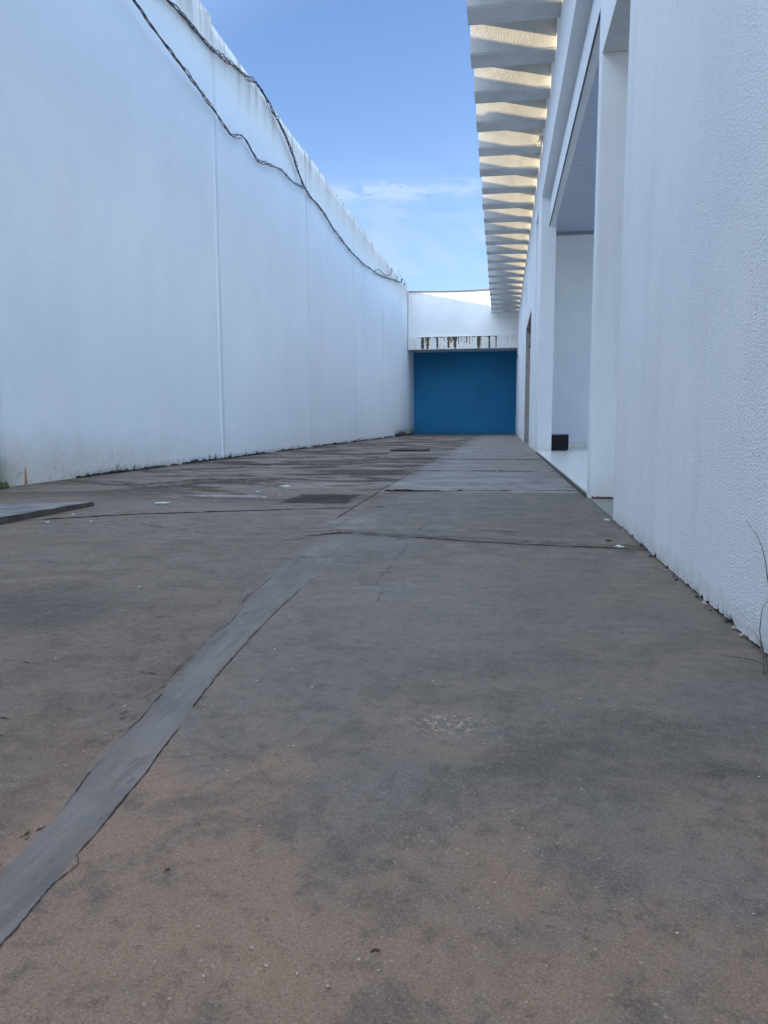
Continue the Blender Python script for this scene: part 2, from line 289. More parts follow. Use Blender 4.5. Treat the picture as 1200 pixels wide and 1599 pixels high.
        g_ = m.mix(m.mul(m.ramp(n2_, 0.52, 0.66), 0.35), g_, (0.16, 0.135, 0.115))
        c = m.mix(m.math('MULTIPLY', k_, m.ramp(m.noise(13, 5, 0.7), 0.35, 0.6, 0.95, 0.70)), c, g_)
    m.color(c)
    r = m.math('ADD', m.ramp(n1_, 0.3, 0.7, 0.50, 0.68), m.mul(farl, m.ramp(run, 0.46, 0.56), 0.25)); m.put(m.b.inputs['Roughness'], r)
    m.put(m.b.inputs['Specular IOR Level'], m.math('MULTIPLY', m.math('ADD', m.ramp(m.y, 1.5, 8.0, 0.16, 0.34), m.math('MULTIPLY', pale, 0.25)), m.math('SUBTRACT', 1.0, m.math('MULTIPLY', 0.85, m.math('MAXIMUM', m.math('MAXIMUM', pm_, jb), m.mul(farl, m.ramp(run, 0.46, 0.53)))))))
    m.bump(n0, 0.5, 0.05); m.bump(n1_, 0.35, 0.02); m.bump(m.noise(22, 5, 0.7), 0.35, 0.006); m.bump(n4, 0.2, 0.0010)
    m.bump(m.mul(pits, -1.0), 0.5, 0.004); m.bump(m.mul(fl, -1.0), 0.4, 0.002)
    return m.m
def mat_blue():
    m = M('deep_blue_paint', 0.55, 0.4)
    c = m.mix(m.ramp(m.noise(0.7, 4, 0.6), 0.35, 0.7), (0.001, 0.175, 0.37), (0.001, 0.215, 0.43))
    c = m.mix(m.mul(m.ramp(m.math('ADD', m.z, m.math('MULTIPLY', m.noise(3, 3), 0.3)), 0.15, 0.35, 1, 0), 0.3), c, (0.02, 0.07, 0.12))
    m.color(c); m.bump(m.noise(5, 3), 0.3, 0.02); return m.m
def mat_roof():
    m = M('painted_fibre_cement', 0.8, 0.25)
    c = m.mix(m.ramp(m.noise(3, 4, 0.6), 0.35, 0.68), (0.62, 0.62, 0.60), (0.74, 0.73, 0.70))
    m.color(c); m.bump(m.noise(45, 4, 0.65), 1.0, 0.012); return m.m
def mat_tile():
    m = M('glazed_floor_tile', 0.22, 0.5)
    gx = m.math('PINGPONG', m.math('SUBTRACT', m.x, 1.02), 0.24); gy = m.math('PINGPONG', m.math('SUBTRACT', m.y, 11.9), 0.24)
    ln = m.math('MINIMUM', m.math('ABSOLUTE', gx), m.math('ADD', m.math('ABSOLUTE', gy), 0.0))
    g = m.ramp(ln, 0.0022, 0.0034, 1, 0)
    c = m.mix(m.ramp(m.noise(2.5, 3), 0.35, 0.7), (0.82, 0.80, 0.74), (0.87, 0.85, 0.79))
    c = m.mix(m.mul(g, 0.85), c, (0.16, 0.13, 0.11)); m.color(c); return m.m

m_bound = mat_boundary(); m_smooth = mat_smooth(); m_bright = mat_plain('clean_white_paint', (0.84, 0.87, 0.89), 0.7, 0.03, 2); m_text = mat_textured(); m_end = mat_end(); m_lint = mat_lintel()
m_ground = mat_ground(); m_mortar = mat_ground(True); m_blue = mat_blue(); m_roof = mat_roof(); m_tile = mat_tile()
m_dark = mat_plain('dark_stain', (0.035, 0.03, 0.027), 0.9, 0.3, 30)
m_crack = mat_plain('crack_dirt_and_shade', (0.050, 0.034, 0.027), 0.95, 0.35, 60)
m_drip = mat_plain('black_runoff_stain', (0.070, 0.046, 0.030), 0.9, 0.45, 25)
def mat_drip(name, a):
    m = M(name, 0.9, 0.2); f = m.ramp(m.noise(30, 5, 0.75, 0, (1, 1, 0.25)), 0.54, 0.72)
    m.color(m.mix(f, m.mix(m.ramp(m.noise(60, 3), .35, .65), a, tuple(min(1, v * 2.2) for v in a)), (0.50, 0.42, 0.30))); return m.m
m_drip = mat_drip('black_runoff_stain', (0.060, 0.040, 0.027))
m_drip2 = mat_plain('brown_runoff_stain', (0.34, 0.24, 0.14), 0.9, 0.35, 25)
m_cable = mat_plain('black_cable_sheath', (0.055, 0.052, 0.062), 0.5, 0.25, 18)
m_cable2 = mat_plain('brown_cable_sheath', (0.13, 0.085, 0.08), 0.55, 0.25, 18)
m_gap = mat_plain('gap_concrete', (0.09, 0.09, 0.09), 0.9, 0.2, 20)
m_metal = mat_plain('weathered_flashing', (0.16, 0.15, 0.14), 0.6, 0.2, 10)
m_jamb = mat_plain('bare_render', (0.34, 0.30, 0.27), 0.85, 0.15, 14, 0.3)
m_door = mat_plain('painted_door', (0.55, 0.57, 0.60), 0.45, 0.05, 6)
m_slit = mat_plain('dark_door_paint', (0.06, 0.06, 0.07), 0.5, 0.15, 6)
m_black = mat_plain('black_plastic', (0.005, 0.005, 0.009), 0.6, 0.2, 10)
m_grey = mat_plain('grey_plastic', (0.33, 0.33, 0.36), 0.5, 0.1, 10)
m_pvc = mat_plain('pvc_lining', (0.46, 0.50, 0.60), 0.35, 0.03, 3)
m_rust = mat_plain('rust_stain', (0.46, 0.22, 0.09), 0.9, 0.3, 40)
m_moss = mat_plain('dry_black_moss', (0.030, 0.031, 0.024), 0.95, 0.5, 60, 0.6)
m_chip = mat_plain('paint_chip', (0.68, 0.68, 0.66), 0.8, 0.1, 60)
m_stone = mat_plain('pale_grit', (0.45, 0.40, 0.35), 0.9, 0.2, 60)
m_leaf = mat_plain('dry_leaf', (0.20, 0.085, 0.045), 0.8, 0.4, 90)
m_stem = mat_plain('dry_stem', (0.09, 0.075, 0.05), 0.8, 0.2, 60)
m_wood = mat_plain('dark_wet_wood', (0.060, 0.052, 0.045), 0.7, 0.3, 14, 0.4)
m_slabtop = mat_plain('pale_screed', (0.20, 0.185, 0.175), 0.8, 0.4, 5, 0.4)
m_slabside = mat_plain('wet_screed_edge', (0.085, 0.075, 0.066), 0.85, 0.35, 24, 0.6)

# ------------------------------------------------------------------ mesh helpers
def obj(name, bm, mats, parent=None, smooth=False):
    me = bpy.data.meshes.new(name); bm.normal_update(); bm.to_mesh(me); bm.free()
    for m in (mats if isinstance(mats, (list, tuple)) else [mats]): me.materials.append(m)
    if smooth:
        for p in me.polygons: p.use_smooth = True
    o = bpy.data.objects.new(name, me); COL.objects.link(o)
    if parent: o.parent = parent; o.matrix_parent_inverse = Matrix.Translation(-Vector(parent.location))
    return o
def tag(o, label=None, cat=None, group=None, kind=None):
    if label: o['label'] = label
    if cat: o['category'] = cat
    if group: o['group'] = group
    if kind: o['kind'] = kind
    return o
def thing(name, loc, label, cat, group=None):
    o = bpy.data.objects.new(name, None); COL.objects.link(o); o.location = loc; o.empty_display_size = 0.1
    return tag(o, label, cat, group)
def box(bm, a, b, mi=0):
    x0, y0, z0 = a; x1, y1, z1 = b
    v = [bm.verts.new(p) for p in ((x0,y0,z0),(x1,y0,z0),(x1,y1,z0),(x0,y1,z0),(x0,y0,z1),(x1,y0,z1),(x1,y1,z1),(x0,y1,z1))]
    for f in ((0,3,2,1),(4,5,6,7),(0,1,5,4),(1,2,6,5),(2,3,7,6),(3,0,4,7)):
        bm.faces.new([v[i] for i in f]).material_index = mi
    return v
def bxo(name, a, b, m, parent=None, bevel=0.0):
    bm = bmesh.new(); box(bm, a, b)
    if bevel: bmesh.ops.bevel(bm, geom=bm.edges[:], offset=bevel, segments=2, affect='EDGES')
    return obj(name, bm, m, parent)
def poly(bm, pts, mi=0):
    f = bm.faces.new([bm.verts.new(p) for p in pts]); f.material_index = mi; return f
def sub(pts, step, jit, rnd, axes=(0, 1)):
    out = []
    for a, b in zip(pts, pts[1:]):
        a, b = Vector(a), Vector(b); n = max(1, int((b - a).length / step))
        for k in range(n):
            p = a.lerp(b, k / n)
            if k or out:
                for ax in axes: p[ax] += rnd.uniform(-jit, jit)
            out.append(p)
    out.append(Vector(pts[-1])); return out
def ribbon(bm, pts, wd, z, mi=0, step=0.05, jit=0.006, seed=1, wj=0.6, gaps=0.0):
    step *= 0.42; wd *= 0.72; jit *= 0.8
    """irregular crack lying on the ground"""
    rnd = random.Random(seed); P = sub([(x, y, z) for x, y in pts], step, jit, rnd); prev = None
    for i, p in enumerate(P):
        d = (P[min(i + 1, len(P) - 1)] - P[max(i - 1, 0)]); d.normalize(); nrm = Vector((-d.y, d.x, 0))
        q = wd * (1 + rnd.uniform(-wj, wj)) * (0.25 if i in (0, len(P) - 1) else 1)
        if gaps and rnd.random() < gaps: q *= 0.12
        a, b = bm.verts.new(p + nrm * q), bm.verts.new(p - nrm * q)
        if prev: bm.faces.new((prev[0], prev[1], b, a)).material_index = mi
        prev = (a, b)
def tube(bm, P, r, sides=6, mi=0):
    rings = []
    for i, p in enumerate(P):
        d = (P[min(i + 1, len(P) - 1)] - P[max(i - 1, 0)]).normalized()
        u = d.cross(Vector((0.13, 0.21, 0.97))).normalized(); v = d.cross(u)
        rr = r[i] if isinstance(r, list) else r
        rings.append([bm.verts.new(p + (u * math.cos(a) + v * math.sin(a)) * rr) for a in [2 * math.pi * k / sides for k in range(sides)]])
    for A, B in zip(rings, rings[1:]):
        for k in range(sides):
            f = bm.faces.new((A[k], A[(k + 1) % sides], B[(k + 1) % sides], B[k])); f.material_index = mi; f.smooth = True
    for R_, fl in ((rings[0], 1), (rings[-1], 0)):
        bm.faces.new(R_ if fl else R_[::-1]).material_index = mi
def smooth_path(pts, n=8):
    pts = [Vector(p) for p in pts]; out = []
    for i in range(len(pts) - 1):
        p0, p1, p2, p3 = pts[max(i - 1, 0)], pts[i], pts[i + 1], pts[min(i + 2, len(pts) - 1)]
        for k in range(n):
            t = k / n
            out.append(0.5 * ((2 * p1) + (p2 - p0) * t + (2 * p0 - 5 * p1 + 4 * p2 - p3) * t * t + (3 * p1 - p0 - 3 * p2 + p3) * t ** 3))
    out.append(pts[-1]); return out
def lump(bm, c, r, seed=0, sub_=1, flat=1.0, mi=0, amp=0.45):
    res = bmesh.ops.create_icosphere(bm, subdivisions=sub_, radius=1.0)
    for v in res['verts']:
        q = 1 + amp * noise.noise(v.co * 1.7 + Vector((seed * 3.1, seed, 0)))
        v.co = Vector((c[0] + v.co.x * r[0] * q, c[1] + v.co.y * r[1] * q, c[2] + v.co.z * r[2] * q))
        for f in v.link_faces: f.material_index = mi
def cells(bm, fix, thick, y0, y1, z0, z1, holes, mi=0):
    """wall slab in the plane x=fix..fix+thick with rectangular openings (ya, yb, za, zb)"""
    ys = sorted({y0, y1, *[h[0] for h in holes], *[h[1] for h in holes]}); zs = sorted({z0, z1, *[h[2] for h in holes], *[h[3] for h in holes]})
    solid = {}
    for i in range(len(ys) - 1):
        for j in range(len(zs) - 1):
            cy, cz = (ys[i] + ys[i + 1]) / 2, (zs[j] + zs[j + 1]) / 2
            solid[i, j] = not any(h[0] < cy < h[1] and h[2] < cz < h[3] for h in holes)
    vc = {}
    def V(x, i, j):
        k = (x, i, j)
        if k not in vc: vc[k] = bm.verts.new((x, ys[i], zs[j]))
        return vc[k]
    a, b = fix, fix + thick
    for (i, j), s in solid.items():
        if not s: continue
        bm.faces.new((V(a, i, j), V(a, i, j + 1), V(a, i + 1, j + 1), V(a, i + 1, j)))
        bm.faces.new((V(b, i, j), V(b, i + 1, j), V(b, i + 1, j + 1), V(b, i, j + 1)))
        for di, dj, q in ((-1, 0, (i, j, i, j + 1)), (1, 0, (i + 1, j, i + 1, j + 1)), (0, -1, (i, j, i + 1, j)), (0, 1, (i, j + 1, i + 1, j + 1))):
            if not solid.get((i + di, j + dj), False):
                bm.faces.new((V(a, q[0], q[1]), V(b, q[0], q[1]), V(b, q[2], q[3]), V(a, q[2], q[3])))
    bmesh.ops.recalc_face_normals(bm, faces=bm.faces[:])

XR, XL = 0.543, -3.78
# ------------------------------------------------------------------ ground
bm = bmesh.new()
poly(bm, [(-600, -600, 0), (600, -600, 0), (600, 900, 0), (-600, 900, 0)])
K = 0.002
ribbon(bm, [(-0.28, 1.43), (-0.1, 1.445), (0.155, 1.496), (0.28, 1.502), (0.54, 1.561)], 0.0006, K, 1, 0.03, 0.004, 3, 0.8, 0.3)
ribbon(bm, [(-1.9, 1.36), (-1.013, 1.331), (-0.884, 1.309), (-0.716, 1.303), (-0.625, 1.291)], 0.0013, K, 1, 0.022, 0.004, 4, 0.9, 0.25)
ribbon(bm, [(-0.907, 2.896), (-0.829, 2.960), (-0.775, 3.06), (-0.704, 3.13), (-0.639, 3.127)], 0.004, K, 1, 0.03, 0.010, 5, 0.95, 0.35)
ribbon(bm, [(-0.60, 3.114), (-0.380, 3.072), (-0.215, 3.025), (-0.082, 2.976), (0.169, 2.931), (0.54, 2.885)], 0.0040, K, 1, 0.05, 0.005, 55, 0.8, 0.12)
ribbon(bm, [(-0.1, 3.30), (0.2, 3.26), (0.46, 3.22)], 0.0030, K, 1, 0.05, 0.008, 51, 0.9, 0.45)
ribbon(bm, [(-2.422, 3.247), (-2.308, 3.384), (-2.139, 3.509), (-1.960, 3.641), (-1.503, 3.844), (-1.179, 3.978), (-0.841, 4.116)], 0.0075, K, 1, 0.06, 0.008, 6, 0.8, 0.12)
ribbon(bm, [(-0.727, 4.163), (-0.654, 4.173)], 0.007, K, 1, 0.03, 0.003, 63, 0.7)
ribbon(bm, [(-2.3, 3.22), (-1.7, 3.30), (-1.2, 3.02), (-1.0, 3.10)], 0.004, K, 1, 0.04, 0.014, 61, 0.95, 0.5)
ribbon(bm, [(-0.832, 5.164), (-0.640, 5.163), (-0.416, 5.190), (-0.262, 5.258)], 0.014, K, 1, 0.05, 0.003, 7, 0.5)  # dark line painted as the shading of the raised slab edge
ribbon(bm, [(-0.262, 5.258), (0.3, 5.33), (0.54, 5.36)], 0.004, K, 1, 0.05, 0.006, 8, 0.8, 0.4)
ribbon(bm, [(-0.819, 3.631), (-0.833, 3.902), (-0.835, 4.216), (-0.840, 4.623), (-0.853, 5.264), (-0.852, 5.838), (-0.862, 8.233), (-0.86, 13.1), (-0.75, 18.9), (-0.6, 27.0), (-0.55, 31.5)], 0.0050, K, 1, 0.12, 0.006, 9, 0.6, 0.15)
ribbon(bm, [(-0.380, 3.002), (-0.363, 2.812), (-0.365, 2.710), (-0.369, 2.479), (-0.366, 2.263), (-0.366, 2.168), (-0.336, 2.067), (-0.326, 1.907)], 0.0009, K, 1, 0.05, 0.007, 10, 0.9, 0.45)
ribbon(bm, [(-0.359, 3.499), (-0.363, 3.283), (-0.368, 3.128)], 0.0014, K, 1, 0.05, 0.006, 11, 0.9, 0.4)
ribbon(bm, [(0.06, 5.6), (0.10, 6.1), (0.04, 6.6)], 0.002, K, 1, 0.10, 0.02, 12, 0.9, 0.5)
def lip(pts, h, back, seed, step=0.03, jit=0.004):
    """edge of a slab standing a few millimetres proud, dark riser towards the near side"""
    rnd = random.Random(seed); P = sub([(x, y, 0) for x, y in pts], step, jit, rnd); prev = None
    for i, p in enumerate(P):
        hh = h * rnd.uniform(.55, 1.25) * (0.1 if i in (0, len(P) - 1) else 1) * (1 if noise.noise(Vector((p.x * 4, seed, 1))) > -.28 else .25)
        r_ = [bm.verts.new((p.x, p.y, -0.001)), bm.verts.new((p.x, p.y + .001, hh)), bm.verts.new((p.x, p.y + back * .3, hh * .7)), bm.verts.new((p.x, p.y + back, -0.0006))]
        if prev:
            for a in range(3): bm.faces.new((prev[a], r_[a], r_[a + 1], prev[a + 1])).material_index = 1 if a == 0 else 0  # riser coloured dark to stand for the shade at the lip
        prev = r_
lip([(-0.395, 3.08), (-0.215, 3.03), (-0.082, 2.981), (0.169, 2.936), (0.50, 2.893)], 0.0032, 0.30, 1)
lip([(-0.86, 3.03), (-0.775, 3.075), (-0.704, 3.145), (-0.64, 3.142)], 0.005, 0.20, 2, 0.02, 0.008)
lip([(-2.3, 3.39), (-2.139, 3.514), (-1.960, 3.646), (-1.503, 3.849), (-1.179, 3.983), (-0.845, 4.121)], 0.0045, 0.35, 3)
lip([(-0.727, 4.168), (-0.654, 4.178)], 0.008, 0.15, 4)
lip([(-0.832, 5.169), (-0.640, 5.168), (-0.416, 5.195), (-0.262, 5.263)], 0.013, 0.5, 5)
lip([(-0.262, 5.263), (0.3, 5.335), (0.54, 5.365)], 0.004, 0.4, 6)
lip([(-0.88, 7.4), (-0.2, 7.45), (0.54, 7.42)], 0.005, 0.4, 7)
lip([(-0.87, 9.8), (-0.2, 9.85), (0.54, 9.82)], 0.006, 0.4, 8)
lip([(-3.0, 8.3), (-2.0, 8.35), (-0.9, 8.32)], 0.006, 0.4, 9)
for i, (yy_, x0, x1) in enumerate(((7.4, -0.88, 0.54), (9.8, -0.87, 0.54), (12.7, -3.7, 0.5), (8.3, -3.7, -0.88), (17.3, -3.7, 0.5), (21.9, -3.7, 0.5), (26.5, -3.7, 0.5))):
    ribbon(bm, [(x0, yy_), ((x0 + x1) / 2, yy_ + 0.05), (x1, yy_ + 0.02)], 0.003 + yy_ * 0.0006, K, 1, 0.15, 0.012, 20 + i, 0.9, 0.45)
for k in range(70):                                  # scrapes, drag marks and gouges
    x, y = random.uniform(-3.2, 0.4), random.uniform(2.2, 7.5); L = random.uniform(0.03, 0.15)
    ribbon(bm, [(x, y), (x + L * 0.6, y + random.uniform(-.02, .02)), (x + L, y + random.uniform(-.04, .04))], random.uniform(0.0010, 0.0036), K, 1, 0.02, 0.006, 100 + k, 0.9)
for k in range(26):
    x, y = random.uniform(-1.6, -0.75), random.uniform(0.8, 2.4); L = random.uniform(0.01, 0.035)
    ribbon(bm, [(x, y), (x + L, y + random.uniform(-.01, .01))], random.uniform(0.0008, 0.0022), K, 1, 0.008, 0.003, 200 + k, 0.9)
g = obj('ground', bm, [m_ground, m_crack]); tag(g, 'weathered grey brown concrete paving with joints and cracks', kind='structure')

# mortar drain strip, feathered into the slab
Rr = [(-0.40, -2.0), (-0.445, 0.2), (-0.454, 0.570), (-0.454, 0.629), (-0.459, 0.681), (-0.463, 0.712), (-0.466, 0.764), (-0.474, 0.840), (-0.479, 0.906), (-0.488, 0.963), (-0.497, 1.035), (-0.515, 1.159), (-0.533, 1.304), (-0.552, 1.535), (-0.566, 1.777), (-0.576, 2.110), (-0.575, 2.359), (-0.593, 2.679), (-0.620, 3.057), (-0.63, 3.2)]
Ll = [(-0.46, -2.0), (-0.50, 0.2), (-0.522, 0.664), (-0.528, 0.726), (-0.537, 0.801), (-0.555, 0.889), (-0.567, 0.951), (-0.573, 1.025), (-0.579, 1.093), (-0.593, 1.187), (-0.606, 1.293), (-0.634, 1.523), (-0.642, 1.627), (-0.659, 1.776), (-0.695, 2.007), (-0.730, 2.428), (-0.757, 2.743), (-0.76, 2.9), (-0.76, 3.2)]
def at_y(L_, y):
    for (a, b), (c_, d) in zip(L_, L_[1:]):
        if b <= y <= d: return a + (c_ - a) * (y - b) / (d - b)
    return L_[-1][0]
bm = bmesh.new(); lay = bm.verts.layers.float.new('blend'); prev = None; y = -2.0
while y < 3.12:
    xl, xr = at_y(Ll, y), at_y(Rr, y); fe = 1 + max(0, y - 1.6) * 2.2; tail = 1 - max(0, min(1, (y - 2.75) / 0.36)); q = 0.004 * noise.noise(Vector((y * 7, 0, 0)))
    row = []
    for x, b_ in ((xl - .030 * fe, 0), (xl - .002 * fe + q, .5), (xl + .012 * fe, 1), ((xl + xr) / 2, 1), (xr - .005 * fe, 1), (xr, .5), (xr + .012 * fe, 0)):
        v = bm.verts.new((x, y, 0.0007 if b_ else -0.0006)); v[lay] = b_ * tail; row.append(v)
    if prev:
        for a in range(6): bm.faces.new((prev[a], prev[a + 1], row[a + 1], row[a]))
    prev = row; y += 0.03
def edge_crack(L_, y0, y1, wd, seed, gap):
    rn = random.Random(seed); pv = None; y = y0
    while y < y1:
        x = at_y(L_, y) + 0.0022 * noise.noise(Vector((y * 30, seed, 0))) + 0.0012 * noise.noise(Vector((y * 9, seed, 2)))
        w_ = wd * (rn.uniform(.4, 1.5) + 2.2 * max(0, noise.noise(Vector((y * 14, seed, 5))) - .2)) * (1 + y * .5)
        if noise.noise(Vector((y * 5, seed, 9))) < gap: w_ *= 0.1
        a, b = bm.verts.new((x - w_, y, 0.0018)), bm.verts.new((x + w_, y, 0.0018))
        if pv: bm.faces.new((pv[0], pv[1], b, a)).material_index = 1
        pv = (a, b); y += 0.009
edge_crack(Rr, 0.71, 2.2, 0.0006, 31, -0.35); edge_crack(Ll, 0.3, 2.3, 0.0004, 32, 0.05)
edge_crack([(a - 0.012, b) for a, b in Ll], 0.9, 2.2, 0.0005, 33, 0.15)
ribbon(bm, [(-0.463, 0.712), (-0.452, 0.697), (-0.453, 0.688), (-0.457, 0.672), (-0.457, 0.64), (-0.452, 0.59), (-0.449, 0.52)], 0.0009, 0.0018, 1, 0.01, 0.0012, 35, 0.6)
for k in range(34):                                  # flaked spots outside the left edge
    y = random.uniform(0.6, 2.4); x = at_y(Ll, y) - abs(random.gauss(0, .012)) - .004; L = random.uniform(0.005, 0.02)
    ribbon(bm, [(x, y), (x + L * .3, y + L)], random.uniform(0.0006, 0.0018), 0.0018, 1, 0.005, 0.0012, 300 + k, 0.9)
obj('drain_strip', bm, [m_mortar, m_crack], None, True)
tag(bpy.data.objects['drain_strip'], 'smooth grey mortar strip running lengthwise through the concrete', kind='structure')

# raised screed slab, left
bm = bmesh.new(); rnd = random.Random(8)
n = 14; top, bot, far_, farb = [], [], [], []
for k in range(n + 1):
    y = 2.6 + (4.02 - 2.6) * k / n; x = -2.375 + rnd.uniform(-.006, .006); h = 0.038 - 0.014 * (y - 3.1) + rnd.uniform(-.002, .002)
    bot.append(bm.verts.new((x + .004, y, 0.0))); top.append(bm.verts.new((x, y, h)))
    far_.append(bm.verts.new((-3.25 + 0.25 * k / n, y * 0.97 + 0.04, 0.006)))
for k in range(n):
    f = bm.faces.new((bot[k], bot[k + 1], top[k + 1], top[k])); f.material_index = 1
    bm.faces.new((top[k], top[k + 1], far_[k + 1], far_[k]))
v0 = bm.verts.new((-3.0, 3.93, 0)); f = bm.faces.new((bot[n], v0, far_[n], top[n])); f.material_index = 1
bmesh.ops.recalc_face_normals(bm, faces=bm.faces[:])
tag(obj('raised_slab', bm, [m_slabtop, m_slabside]), 'low raised concrete slab with a dark wet edge near the left wall', kind='structure')

# ------------------------------------------------------------------ left boundary wall
bw = thing('boundary_wall', (XL, 12, 0), 'tall white rendered wall with vertical joints and black run-off stains along the left', 'wall')
J = [-14.0, -9.0, -4.3, 0.4, 5.06, 9.71, 14.35, 19.0, 23.7, 28.1, 32.0]
for i in range(len(J) - 1):
    y0, y1 = J[i] + (0.010 if i else 0), J[i + 1] - 0.010; bm = bmesh.new()
    H = 5.67 if y1 < 9.8 else 5.60 + 0.020 * (i - 5) + 0.006 * math.sin(i * 2.3)
    off = 0.010 if y1 < 9.8 else 0.002 * math.sin(i * 1.9)
    ny, nz = max(6, int((y1 - y0) / 0.12)), 44; grid = []
    for a in range(ny + 1):
        row = []
        for b in range(nz + 1):
            y = y0 + (y1 - y0) * a / ny; z = H * b / nz
            q = 0.006 * noise.noise(Vector((y * 0.45, z * 0.45, i * 7))) + 0.004 * noise.noise(Vector((y * 1.7, z * 1.7, i)))
            if b == nz: z += 0.006 * noise.noise(Vector((y * 1.1, 5, i))) + 0.004 * noise.noise(Vector((y * 7, 2, i)))
            if a in (0, ny): q -= 0.004
            if b == nz: q -= 0.006
            row.append(bm.verts.new((XL + off + q, y, z)))
        grid.append(row)
    for a in range(ny):
        for b in range(nz): bm.faces.new((grid[a][b], grid[a + 1][b], grid[a + 1][b + 1], grid[a][b + 1]))
    XB = XL - 0.15
    backt = [bm.verts.new((XB, grid[a][nz].co.y, grid[a][nz].co.z - 0.01)) for a in range(ny + 1)]
    for a in range(ny): bm.faces.new((grid[a][nz], grid[a + 1][nz], backt[a + 1], backt[a]))
    b0, b1 = bm.verts.new((XB, y0, 0)), bm.verts.new((XB, y1, 0))
    bm.faces.new([b0] + [backt[0]] + [grid[0][b] for b in range(nz, -1, -1)])
    bm.faces.new([b1] + [grid[ny][b] for b in range(nz + 1)] + [backt[ny]])
    bm.faces.new([b0, b1] + backt[::-1])
    o = obj('wall_panel', bm, m_bound, bw, True)
    for p in o.data.polygons:
        if len(p.vertices) > 4 or abs(p.normal.z) > 0.7: p.use_smooth = False
bm = bmesh.new()
for y in J[1:-1]: box(bm, (XL - 0.14, y - 0.03, 0), (XL - 0.020, y + 0.03, 5.60))
obj('joint_filler', bm, m_gap, bw)
# raised mortar beads beside the two nearest joints
bm = bmesh.new()
for y, s in ((9.675, 1), (14.33, .6), (18.98, .5)):
    P = [Vector((XL + 0.006 + 0.004 * noise.noise(Vector((k * .6, y, 0))), y + 0.006 * noise.noise(Vector((k * .35, y, 3))), 0.02 + k * 0.14)) for k in range(40)]
    tube(bm, P, 0.011 * s, 6)
obj('joint_bead', bm, m_bound, bw)
# rust mark low on the wall
bm = bmesh.new(); pts = []
for k in range(9):
    z = 0.005 + k * 0.0165; pts.append((XL + .017, 5.395 + 0.017 * (1 - k / 9) * random.uniform(.7, 1.2), z))
for k in range(8, -1, -1):
    z = 0.005 + k * 0.0165; pts.append((XL + .017, 5.395 - 0.013 * (1 - k / 9) * random.uniform(.7, 1.2) - 0.002, z))
for p_, q_ in zip(range(8), range(17, 9, -1)): poly(bm, [pts[p_], pts[p_ + 1], pts[q_ - 1], pts[q_]])
obj('rust_stain', bm, m_rust, bw)

# dark moss along its foot
bm = bmesh.new(); rnd = random.Random(3)
y = 6.15
while y < 31.8:
    d = noise.noise(Vector((y * 1.3, 0, 0))) + 0.5 * noise.noise(Vector((y * 5, 2, 0)))
    if d > -0.25 or y > 26:
        r = (0.012 + 0.022 * max(0, d + .2)) * (1.5 if y > 25 else 1)
        lump(bm, (XL + 0.012 + rnd.uniform(0, .02), y, 0.005), (0.016 + r * .5, 0.03 + r, r * rnd.uniform(.5, 1.5)), rnd.random() * 90, 1, amp=0.9)
        if rnd.random() < 0.10 or (26 < y < 29 and rnd.random() < .6):
            hh = rnd.uniform(.04, .10) * (2.2 if y > 25 else 1)
            for q in range(3):
                tube(bm, [Vector((XL + .02, y, 0)), Vector((XL + .03 + rnd.uniform(-.02, .02), y + rnd.uniform(-.03, .03), hh * .6)), Vector((XL + .03, y + rnd.uniform(-.06, .06), hh))], [.004, .003, .001], 4)
    y += rnd.uniform(.03, .07)
tag(obj('moss', bm, m_moss), 'dark dried moss and dirt along the foot of the tall left wall', 'moss', kind='stuff')
bm = bmesh.new()
for k in range(40):
    lump(bm, (XL + rnd.uniform(.01, .10), rnd.uniform(4.7, 5.10), 0.0), (rnd.uniform(.01, .03), rnd.uniform(.02, .05), rnd.uniform(.008, .05)), k, 1, amp=0.9)
tag(obj('green_moss', bm, mat_plain('olive_moss', (0.075, 0.075, 0.028), 0.95, 0.5, 50, 0.5)), 'olive green moss heaped at the left wall foot beside the rust mark', 'moss', kind='stuff')

# ------------------------------------------------------------------ end wall
ew = thing('end_wall', (-1.6, 29.86, 0), 'white wall with a stained lintel over a recess, closing the passage', 'wall')
bm = bmesh.new(); n = 30; fr, bk, fb, bb = [], [], [], []
for k in range(n + 1):
    t = k / n; x = XL + 0.02 + (XR + 0.02 - XL - 0.02) * t; z = 5.645 - 0.075 * math.sin(math.pi * min(1, t * 1.15)) ** 1.0 * 0.6
    fr.append(bm.verts.new((x, 29.86, z))); bk.append(bm.verts.new((x, 30.05, z))); fb.append(bm.verts.new((x, 29.86, 3.862))); bb.append(bm.verts.new((x, 30.05, 3.862)))
for k in range(n):
    bm.faces.new((fb[k], fb[k + 1], fr[k + 1], fr[k])); bm.faces.new((fr[k], fr[k + 1], bk[k + 1], bk[k])); bm.faces.new((bb[k + 1], bb[k], bk[k], bk[k + 1])); bm.faces.new((fb[k + 1], fb[k], bb[k], bb[k + 1]))
obj('upper_wall', bm, m_end, ew)
bm = bmesh.new(); pv = None
for k in range(n + 1):
    t = k / n; x = fr_x = XL + 0.03 + (XR - XL - 0.03) * t; z = 5.650 - 0.075 * math.sin(math.pi * min(1, t * 1.15)) * 0.6
    row = [bm.verts.new(p) for p in ((x, 29.815, z - .028), (x, 29.815, z + .006), (x, 30.09, z + .010), (x, 30.09, z - .03))]
    if pv:
        for a in range(3): bm.faces.new((pv[a], row[a], row[a + 1], pv[a + 1]))
    pv = row
obj('flashing', bm, m_metal, ew)
